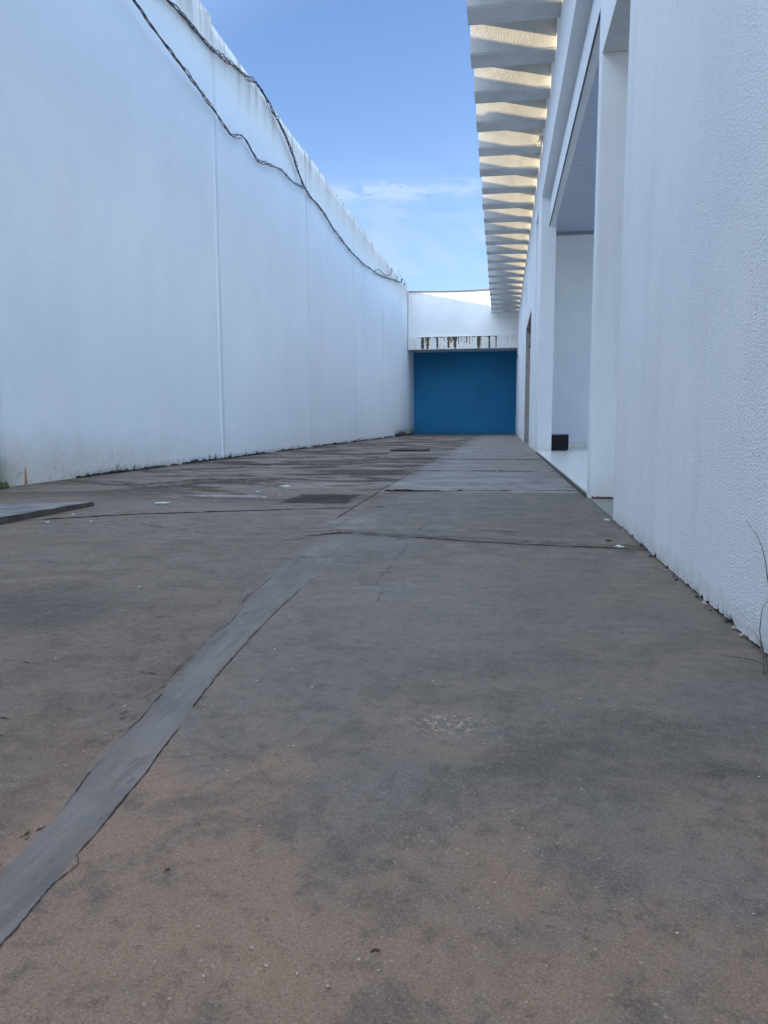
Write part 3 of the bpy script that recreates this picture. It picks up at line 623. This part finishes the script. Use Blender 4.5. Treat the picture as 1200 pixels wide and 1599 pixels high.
# lintel with ragged run-off stains
bm = bmesh.new(); box(bm, (XL + 0.02, 29.80, 3.375), (XR - 0.005, 30.06, 3.856))
def streak(x0, x1, zb, mi, seed, zt=3.853):
    r = random.Random(seed); m_ = 12; L_ = []; R_ = []
    for k in range(m_ + 1):
        t = k / m_; z = zt + (zb - zt) * t; sh = 1 - 0.35 * t
        cx_ = (x0 + x1) / 2 + r.uniform(-.008, .008); hw = (x1 - x0) / 2 * sh * r.uniform(.65, 1.2)
        L_.append((cx_ - hw, 29.797 - 0.0015 * (mi == 1), z)); R_.append((cx_ + hw, 29.797 - 0.0015 * (mi == 1), z))
    for k in range(m_): poly(bm, [L_[k], R_[k], R_[k + 1], L_[k + 1]], mi)
def X_of(c): return XL + 0.03 + (c - 265) / 770 * 4.23          # stain positions read off the photo, in metres
for i, (a, b, zb, mi) in enumerate([(355, 382, 3.38, 1), (393, 417, 3.38, 1), (384, 394, 3.6, 2), (466, 484, 3.39, 1), (545, 566, 3.42, 1), (588, 618, 3.39, 1), (560, 592, 3.62, 2), (625, 633, 3.55, 1),
        (650, 655, 3.6, 1), (680, 692, 3.60, 1), (703, 712, 3.55, 2), (725, 729, 3.6, 2), (758, 784, 3.38, 1), (838, 854, 3.38, 1), (888, 900, 3.40, 2), (892, 896, 3.45, 1), (520, 530, 3.7, 2), (640, 646, 3.7, 2), (665, 670, 3.5, 2), (410, 420, 3.5, 2), (780, 790, 3.5, 2)]):
    streak(X_of(a), X_of(b), zb, mi, i)
r = random.Random(77); x = X_of(318)
while x < X_of(895):
    wd = r.uniform(.02, .08); streak(x, x + wd, 3.853 - abs(r.gauss(0.012, 0.03)) - .008, 1, int(x * 1000)); x += wd * r.uniform(.6, 1.5)
obj('lintel', bm, [m_lint, m_drip, m_drip2], ew)
bxo('soffit', (XL + 0.02, 30.06, 3.46), (XR, 32.0, 3.62), m_end, ew)
rw = thing('blue_wall', (-1.6, 32.0, 0), 'deep blue painted wall inside the recess at the far end', 'wall')
bxo('painted_face', (XL - 0.15, 32.0, 0), (XR + 0.16, 32.15, 3.62), m_blue, rw)
bxo('recess_roof', (XL - 0.15, 30.10, 3.621), (XR + 0.16, 32.15, 3.72), m_gap, rw)

# ------------------------------------------------------------------ right building
bd = thing('building', (XR, 12, 0), 'long white single storey building with porch openings and corrugated eaves on the right', 'building')
TOP = 5.095
# near wall: body and rough-cast skin with a broken lower edge
bxo('wall_core', (XR + 0.022, -7.0, 0), (XR + 0.16, 3.722, TOP), m_gap, bd)
bm = bmesh.new(); rnd = random.Random(21)
ys = [-7.0, -3.0, 0.0, 0.8]
while ys[-1] < 3.735: ys.append(ys[-1] + 0.007)
ys[-1] = 3.735; cols = []
for y in ys:
    e = 0.004 + 0.008 * max(0, noise.noise(Vector((y * 5, 0, 4)))) + 0.045 * max(0, noise.noise(Vector((y * 19, 9, 4))) - 0.15) * (0.5 + rnd.random()) * (noise.noise(Vector((y * 4, 3, 4))) > -0.1) + rnd.uniform(0, .004)
    q = lambda z: 0.0022 * noise.noise(Vector((y * 2.5, z * 2.5, 1)))
    zs = [e, max(0.020, e + .003), 0.040, 0.12, 0.5, 1.2, 2.4, TOP]
    cols.append([bm.verts.new((XR + (rnd.uniform(-.003, .006) if k == 0 else rnd.uniform(-.0015, .001) if k == 1 else 0) + q(z) + (0.004 if y == 3.735 else 0), y, z)) for k, z in enumerate(zs)] + [bm.verts.new((XR + 0.0225, y, e))])
for A, B in zip(cols, cols[1:]):
    for k in range(7): bm.faces.new((A[k], A[k + 1], B[k + 1], B[k]))
    bm.faces.new((A[8], A[0], B[0], B[8]))
# return at the opening
c = cols[-1]; rt = [bm.verts.new((XR + 0.165, 3.7355, v.co.z)) for v in c[:8]]
for k in range(7): bm.faces.new((c[k], rt[k], rt[k + 1], c[k + 1]))
sk = obj('rough_cast', bm, m_text, bd, False)
# header, column, header, pillar, far wall
T = 0.16
def wallpart(name, y0, y1, z0, z1, holes, m=m_smooth, fix=XR, thick=T):
    bm = bmesh.new(); cells(bm, fix, thick, y0, y1, z0, z1, holes); return obj(name, bm, m, bd)
wallpart('opening_header', 3.7365, 4.75, 2.62, TOP, [])
def column(name, y0, y1, x1, z1, seed):
    bm = bmesh.new(); nz = 90; rn = random.Random(seed); ring = None
    for k in range(nz + 1):
        z = 0.006 + (z1 - 0.006) * k / nz
        ch = [0.003 + 0.009 * max(0, noise.noise(Vector((seed * 5 + j * 9, z * 9, 0))) - 0.15) * (1 if z < 3 else 0) for j in range(4)]
        P = []
        for (cx_, cy_, dx, dy), c_ in zip(((XR, y0, 1, 1), (x1, y0, -1, 1), (x1, y1, -1, -1), (XR, y1, 1, -1)), ch):
            P += [(cx_, cy_ + dy * c_, z), (cx_ + dx * c_, cy_, z)]
        order = [P[0], P[1], P[3], P[2], P[4], P[5], P[7], P[6]]
        R_ = [bm.verts.new(p) for p in order]
        if ring:
            for a in range(8): bm.faces.new((ring[a], ring[(a + 1) % 8], R_[(a + 1) % 8], R_[a]))
        ring = R_
    bmesh.ops.recalc_face_normals(bm, faces=bm.faces[:])
    return obj(name, bm, m_smooth, bd)
column('column', 4.752, 4.905, 0.72, TOP, 1)
column('pillar', 11.98, 13.0, 0.766, TOP, 2)
wallpart('porch_header', 4.907, 11.978, 3.90, TOP, [], thick=0.128)
bxo('porch_beam', (XR + 0.129, 4.95, 3.47), (0.745, 11.979, 4.3), m_smooth, bd)
bxo('beam_trim', (0.660, 4.96, 3.462), (0.673, 11.978, 3.482), m_slit, bd)
# ceiling: pvc boards
bm = bmesh.new(); y = 4.95
while y < 14.05:
    box(bm, (0.746, y, 3.855), (5.8, min(14.05, y + 0.194), 3.90)); y += 0.2
box(bm, (0.746, 4.95, 3.862), (5.8, 14.05, 3.898))
obj('ceiling', bm, m_pvc, bd)
bxo('ceiling_trim', (0.746, 14.03, 3.80), (5.8, 14.055, 3.853), mat_plain('ceiling_edge', (0.30, 0.32, 0.36), 0.5, 0.1, 5), bd)
bxo('back_wall', (0.767, 14.06, 0.0), (5.8, 14.2, 4.7), m_bright, bd)
bxo('unseen_yard_wall', (20.0, -20.0, 0.0), (20.15, 40.0, 2.2), m_bright, bd)  # unseen, added to cover the horizon; low and far so light reaches in
bxo('skirting', (0.767, 14.044, 0.031), (5.8, 14.059, 0.125), m_tile, bd, 0.004)
bxo('porch_floor', (XR + 0.004, 4.93, 0.001), (5.8, 14.05, 0.030), [m_tile], bd, 0.0)
bxo('floor_edge', (XR - 0.012, 4.92, 0.0005), (XR + 0.003, 11.97, 0.020), m_slabside, bd)
bxo('passage_floor', (XR + 0.004, 3.73, 0.001), (5.8, 4.929, 0.008), mat_plain('dull_tile', (0.23, 0.225, 0.20), 0.5, 0.2, 8), bd)
bxo('side_wall', (1.3, 4.755, 0.03), (5.8, 4.90, 4.7), m_smooth, bd)
bxo('lintel_slab', (XR + 0.162, -7, 4.72), (5.8, 32, 4.76), m_smooth, bd)
wallpart('far_wall', 13.002, 32.0, 0.0, 5.02, [(13.05, 14.0, 0.0, 4.0), (15.6, 19.0, 0.0, 2.78), (19.2, 19.55, 3.40, 3.95), (27.3, 28.55, 0.0, 2.88)])
bxo('niche_back', (XR + 0.035, 13.045, 0.0), (XR + 0.10, 14.005, 4.005), m_smooth, bd)
bxo('slot_window', (XR + 0.04, 19.19, 3.39), (XR + 0.06, 19.56, 3.96), m_slit, bd)
# wide gate-door with transom
bm = bmesh.new()
box(bm, (XR + 0.001, 18.955, 0), (XR + 0.15, 18.998, 2.778)); box(bm, (XR + 0.001, 15.602, 0), (XR + 0.15, 15.645, 2.778)); box(bm, (XR + 0.001, 15.646, 2.735), (XR + 0.15, 18.954, 2.778))
obj('door_frame', bm, m_jamb, bd)
dl = bxo('door', (XR + 0.105, 15.65, 0.01), (XR + 0.14, 18.95, 2.30), m_door, bd)
bxo('transom_bar', (XR + 0.075, 15.65, 2.305), (XR + 0.14, 18.95, 2.37), m_slit, bd)
bxo('transom_pane', (XR + 0.11, 15.65, 2.375), (XR + 0.13, 18.95, 2.73), m_door, bd)
hd = bxo('handle', (XR + 0.075, 16.2, 1.02), (XR + 0.104, 16.24, 1.16), m_slit, dl, 0.004)
d2 = bxo('side_door', (XR + 0.045, 27.302, 0.005), (XR + 0.08, 28.548, 2.875), m_slit, bd)
# roof: trough sheets, each one a part
PITCH, Z0, HH, TH = 1.0, 4.775, 0.325, 0.010
prof = [(-0.66, HH), (-0.62, HH), (-0.455, HH), (-0.43, HH - 0.02), (-0.375, 0.02), (-0.350, 0.0), (-0.19, 0.010), (-0.030, 0.0), (-0.005, 0.02), (0.055, HH - 0.02), (0.08, HH), (0.335, HH)]
for k in range(-13, 23):
    yb = 8.70 + k * PITCH
    bm = bmesh.new(); rn = random.Random(k + 50)
    xo = -0.435 - 0.0025 * k + rn.uniform(-.008, .008); dz = rn.uniform(-.003, .003) - 0.005 * max(0, k - 1)
    P = [(yb + a, Z0 + b + dz) for a, b in prof if yb + a < 29.79] 
    if len(P) < 2: continue
    lo = []; hi = []
    for (y, z) in P:
        lo.append([bm.verts.new((x, y, z + 0.004 * (x > 1))) for x in (xo, XR, 5.9)])
        hi.append([bm.verts.new((x, y, z + TH + 0.004 * (x > 1))) for x in (xo, XR, 5.9)])
    for a in range(len(P) - 1):
        for s in range(2):
            bm.faces.new((lo[a][s], lo[a][s + 1], lo[a + 1][s + 1], lo[a + 1][s])); bm.faces.new((hi[a][s], hi[a + 1][s], hi[a + 1][s + 1], hi[a][s + 1]))
        bm.faces.new((lo[a][0], lo[a + 1][0], hi[a + 1][0], hi[a][0])); bm.faces.new((lo[a][2], hi[a][2], hi[a + 1][2], lo[a + 1][2]))
    for A in (0, len(P) - 1):
        for s in range(2): bm.faces.new((lo[A][s], hi[A][s], hi[A][s + 1], lo[A][s + 1]))
    bmesh.ops.recalc_face_normals(bm, faces=bm.faces[:])
    obj('roof_sheet', bm, m_roof, bd)
# crumbled mortar tongue under the eave
bm = bmesh.new()
for (y, s) in ((12.15, 1), (12.3, .7)):
    lump(bm, (XR - 0.03, y, 4.80), (.035 * s, .10 * s, .035), y, 2, amp=.8)
    tube(bm, [Vector((XR - .03, y, 4.78)), Vector((XR - .07, y - .04, 4.73)), Vector((XR - .08, y - .1, 4.70))], [.014, .010, .003], 5)
obj('mortar_drip', bm, m_end, bd)
# dirt at the column base
bm = bmesh.new(); rnd = random.Random(6)
for k in range(22): lump(bm, (XR + 0.02 + k * 0.0085, 4.742, 0.010 + rnd.uniform(0, .004)), (.008, .010, rnd.uniform(.004, .010)), k, 1, amp=.8)
obj('base_dirt', bm, mat_plain('reddish_dirt', (0.09, 0.045, 0.03), 0.95, 0.4, 80), bd)

# ------------------------------------------------------------------ black box beside the pillar
bx = thing('bin', (0.9, 12.14, 0.03), 'small square black bin with grey rim standing on the porch tiles', 'bin')
bxo('bin_body', (0.768, 12.02, 0.045), (1.035, 12.28, 0.285), m_black, bx, 0.008)
bxo('rim', (0.764, 12.014, 0.286), (1.039, 12.286, 0.305), m_grey, bx, 0.004)
bxo('base', (0.79, 12.04, 0.031), (1.015, 12.26, 0.0445), m_grey, bx, 0.003)

# ------------------------------------------------------------------ cables
def strands(parent, pts, offs, mats, r=0.0075, seed=0, spread=0.010, n=8):
    base = smooth_path(pts, n)
    for s, m_ in enumerate(mats):
        P = []; L = 0
        for i, p in enumerate(base):
            if i: L += (p - base[i - 1]).length
            ph = L * 9 + s * 2 * math.pi / len(mats); k = spread * (1 + 3.0 * max(0, noise.noise(Vector((L * 0.9, s * 7 + seed, 1)))))
            P.append(p + Vector((math.cos(ph) * k * 0.7, 0, math.sin(ph) * k + 0.045 * noise.noise(Vector((L * 1.1, s * 11 + seed, 5))))))
        bm = bmesh.new(); tube(bm, P, r, 6); obj('strand', bm, m_, parent, False)
XC = XL + 0.045
up = [(XC, 6.2, 4.95), (XC, 7.2, 5.03), (XC, 8.304, 5.129), (XC, 8.998, 5.206), (XC, 9.595, 5.232), (XC, 10.284, 5.365), (XC, 10.934, 5.464), (XC, 11.367, 5.56), (XC + .0, 11.731, 5.556), (XC + .02, 12.147, 5.454),
      (XC + .03, 12.668, 5.352), (XC + .02, 13.233, 5.185), (XC, 14.069, 4.875), (XC, 15.306, 4.833), (XC, 17.108, 4.695), (XC, 19.399, 4.68), (XC, 22.402, 4.885), (XC, 25.265, 5.265), (XC, 27.0, 5.50), (XC + .01, 27.84, 5.64)]
c1 = thing('cable_bundle', (XC, 14, 5), 'thick twisted bundle of dark cables sagging along the left wall top to its far end', 'cable')
strands(c1, up, 0, [m_cable, m_cable, m_cable2, m_cable], 0.0068, 1, 0.016)
lo_ = [(XL + .10, 5.6, 4.86), (XL + .11, 6.5, 4.74), (XL + .12, 7.368, 4.639), (XL + .12, 7.75, 4.58), (XL + .11, 8.292, 4.545), (XL + .09, 8.894, 4.511), (XL + .06, 9.486, 4.494), (XC, 10.038, 4.428), (XC, 10.28, 4.42), (XC, 10.728, 4.553), (XC, 11.084, 4.50), (XC, 11.35, 4.46), (XC, 11.532, 4.494), (XC, 12.557, 4.70), (XC, 13.337, 4.732), (XC, 14.0, 4.86)]
c2 = thing('cable_bundle', (XC, 10, 4.5), 'thinner lower run of twisted cable hanging loosely across the left wall', 'cable')
strands(c2, lo_, 0, [m_cable, m_cable, m_cable2], 0.0062, 9, 0.011)
def wire(name, pts, r, label, m_=m_cable):
    bm = bmesh.new(); tube(bm, smooth_path(pts, 7), r, 5); return tag(obj(name, bm, m_), label, 'cable')
wire('loose_wire', [(XC, 21.9, 4.88), (XC + .01, 22.6, 5.06), (XC, 23.4, 5.10), (XC, 24.4, 5.22), (XC, 25.0, 5.40), (XC, 25.4, 5.60), (XC - .06, 25.5, 5.68)], 0.010, 'thin grey wire branching off the bundle up to the wall top near its far end', m_cable)
wire('loose_wire', [(XC, 25.8, 5.34), (XC, 26.4, 5.47), (XC, 26.7, 5.62), (XC - .06, 26.8, 5.69)], 0.009, 'short wire stub rising beside the last wall joint')
ins = thing('insulator', (XL + 0.02, 27.9, 5.66), 'pair of small dark insulators with a looped wire on the far wall top', 'insulator')
bm = bmesh.new()
for (y, z, s) in ((27.75, 5.70, 1), (28.5, 5.68, .8)):
    bm = bmesh.new()
    lump(bm, (XL + .04, y, z), (.035 * s, .05 * s, .045 * s), y, 2, amp=.15); tube(bm, [Vector((XL + .04, y, z - .06)), Vector((XL + .04, y, z + .07))], .015, 6)
    obj('knob', bm, m_slit, ins)
bm = bmesh.new()
tube(bm, smooth_path([(XC, 26.3, 5.66), (XC, 26.6, 5.86), (XC, 27.2, 5.80), (XC, 27.7, 5.74), (XC, 28.2, 5.80), (XC, 28.8, 5.82), (XC, 29.2, 5.75), (XC, 29.1, 5.66), (XC, 28.5, 5.68)], 7), 0.009, 5)
obj('wire_loop', bm, m_grey, ins)
bm = bmesh.new()
tube(bm, smooth_path([(XR - .01, 29.3, 3.05), (XR - .04, 28.9, 3.06), (XR - .04, 28.6, 2.97), (XR - .01, 28.6, 2.9)], 6), 0.012, 5)
tag(obj('wire_hook', bm, m_slit), 'small curled wire above the narrow dark door at the far end', 'wire')

# ------------------------------------------------------------------ loose things
# board
bm = bmesh.new(); box(bm, (-1.88, 12.55, 0.004), (-1.27, 12.95, 0.030)); bmesh.ops.bevel(bm, geom=bm.edges[:], offset=.004, segments=1, affect='EDGES')
bmesh.ops.rotate(bm, cent=Vector((-1.57, 12.7, 0)), matrix=Matrix.Rotation(math.radians(-6), 3, 'Z'), verts=bm.verts[:])
tag(obj('wooden_board', bm, m_wood), 'flat dark wooden board lying on the concrete far down the passage', 'board')
# paint flakes and grit
def flake(name, x, y, s, m_, label, cat, group=None, el_=1.6, hgt=.35, rot=None):
    bm = bmesh.new(); sd = x * 91 + y * 37
    lump(bm, (0, 0, s * hgt * .6), (s * el_, s, s * hgt), sd, 2, amp=.9)
    o = obj(name, bm, m_); o.location = (x, y, 0.002); o.rotation_euler = (0, 0, rot if rot is not None else random.uniform(0, 3)); return tag(o, label, cat, group)
flake('paint_flake', 0.452, 2.925, .011, m_chip, 'largest white paint flake, beside the foot of the textured right wall', 'paint flake')
flake('paint_flake', -2.02, 4.17, .020, m_chip, 'long white flake lying on the left concrete past the joint', 'paint flake', None, 2.0)
flake('plastic_scrap', -1.63, 5.45, .020, m_chip, 'thin white scrap beyond the broken patch of concrete', 'scrap', None, 2.2, .3, 0.1)
for (x, y, s) in ((-0.446, 1.281, .0030), (-0.472, 1.476, .0035), (-0.335, 1.264, .0026), (-0.40, 1.36, .002), (-0.30, 1.02, .002), (0.351, 1.021, .0018), (-0.37, 0.93, .0015), (-0.86, 1.02, .0022), (-1.05, 2.0, .005),
                  (-0.9, 1.35, .002), (0.11, 0.95, .0016), (0.02, 0.88, .0013), (0.14, 1.28, .0018), (0.25, .72, .0014), (.17, .68, .0014), (-0.63, 1.13, .0018), (-1.36, 5.5, .012), (-1.52, 4.6, .014), (-1.46, 4.75, .010), (-1.75, 4.35, .009),
                  (-2.25, 3.6, .008), (-2.2, 3.3, .008), (-2.0, 3.35, .007), (-1.2, 4.25, .008), (-0.3, 7.1, .016), (-0.05, 7.4, .012), (-1.7, 5.0, .009), (-0.12, 1.33, .0018), (-.28, .80, .0012), (.05, .73, .0012)):
    flake('grit', x, y, s * (.75 if y < 2 else 1), random.choice((m_chip, m_stone, m_stone)), 'tiny pale grain of grit lying on the open concrete', 'grit', 'pale grit scattered on the concrete', random.uniform(1, 1.9), .3)
for (x, y, s) in ((-0.25, 0.56, .0016), (-0.2, 0.58, .0018), (-.17, .575, .0014), (-.22, .60, .0015), (-.14, .565, .0016), (-.12, .6, .0013), (-.28, .62, .0016), (-.1, .59, .0012), (-.3, .57, .0014)):
    flake('grit', x, y, s * .7, m_stone, 'tiny pale grain of grit lying on the open concrete', 'grit', 'pale grit scattered on the concrete', 1.5, .3)
def leaf(x, y, s, rot, label):
    bm = bmesh.new(); n = 6; L_ = []
    for k in range(n + 1):
        t = k / n; wd = math.sin(math.pi * (t * .92 + .04)) * .42; cz = .25 * math.sin(t * 5 + x)
        L_.append([bm.verts.new(((t - .5) * s * 2, a * wd * s, s * (.28 + cz * .5 + .5 * abs(a)))) for a in (-1, -.5, 0, .5, 1)])
    for A, B in zip(L_, L_[1:]):
        for k in range(4): bm.faces.new((A[k], A[k + 1], B[k + 1], B[k]))
    o = obj('dry_leaf', bm, m_leaf, None, True); o.location = (x, y, 0.001); o.rotation_euler = (0, 0, rot)
    sm = o.modifiers.new('thickness', 'SOLIDIFY'); sm.thickness = s * .06
    tag(o, label, 'leaf')
leaf(-0.107, 0.611, .0045, .5, 'curled brown dry leaf on the concrete nearest the camera')
leaf(-0.349, 0.697, .0045, 1.2, 'small brown leaf right of the near end of the mortar strip')
leaf(0.43, 3.05, .012, .3, 'dark leaf scrap near the corner of the textured wall')
# rubble along the foot of the textured wall
for k in range(22):
    y = random.uniform(1.5, 3.7) if k > 12 else random.choice((2.05, 2.35, 2.75, 3.0, 1.75)) + random.uniform(-.06, .06)
    s = random.uniform(.0018, .0055); m_ = random.choice((m_stone, m_stone, m_slabside, m_gap, m_gap))
    flake('plaster_crumb', XR - abs(random.gauss(0, .008)), y, s, m_, 'crumb of broken plaster at the foot of the textured right wall', 'crumb', 'plaster crumbs along the right wall foot', random.uniform(1, 1.8), .8)
for (y, s) in ((4.9, .012), (12.1, .02), (3.74, .012)):
    pass
flake('mortar_lump', XR - .03, 3.70, .018, m_stone, 'lump of mortar at the corner of the textured wall', 'mortar')
# dry stems beside the right wall
def stem(pts, r, label):
    bm = bmesh.new(); P = smooth_path(pts, 8); nP = len(P); tube(bm, P, [r * (1 - .75 * i / nP) for i in range(nP)], 5)
    tag(obj('dry_twig', bm, m_stem), label, 'stem')
stem([(0.50, 1.36, 0.002), (0.515, 1.45, 0.10), (0.522, 1.53, 0.165), (0.528, 1.575, 0.205), (0.53, 1.625, 0.238), (0.531, 1.711, 0.264)], .0016, 'longest dry stem arching up against the textured right wall')
stem([(0.50, 1.42, 0.002), (0.522, 1.555, 0.045), (0.526, 1.572, 0.076), (0.528, 1.571, 0.103), (0.53, 1.55, 0.125)], .0014, 'short hooked dry stem at the right edge by the wall')
stem([(0.50, 1.46, 0.003), (0.52, 1.54, 0.030), (0.528, 1.60, 0.040), (0.53, 1.673, 0.039)], .0011, 'low dry stem bending along the foot of the textured wall')
stem([(0.515, 1.50, 0.006), (0.50, 1.53, 0.008), (0.46, 1.555, 0.006), (0.45, 1.575, 0.004)], .0012, 'dry stem lying flat on the concrete by the right wall')
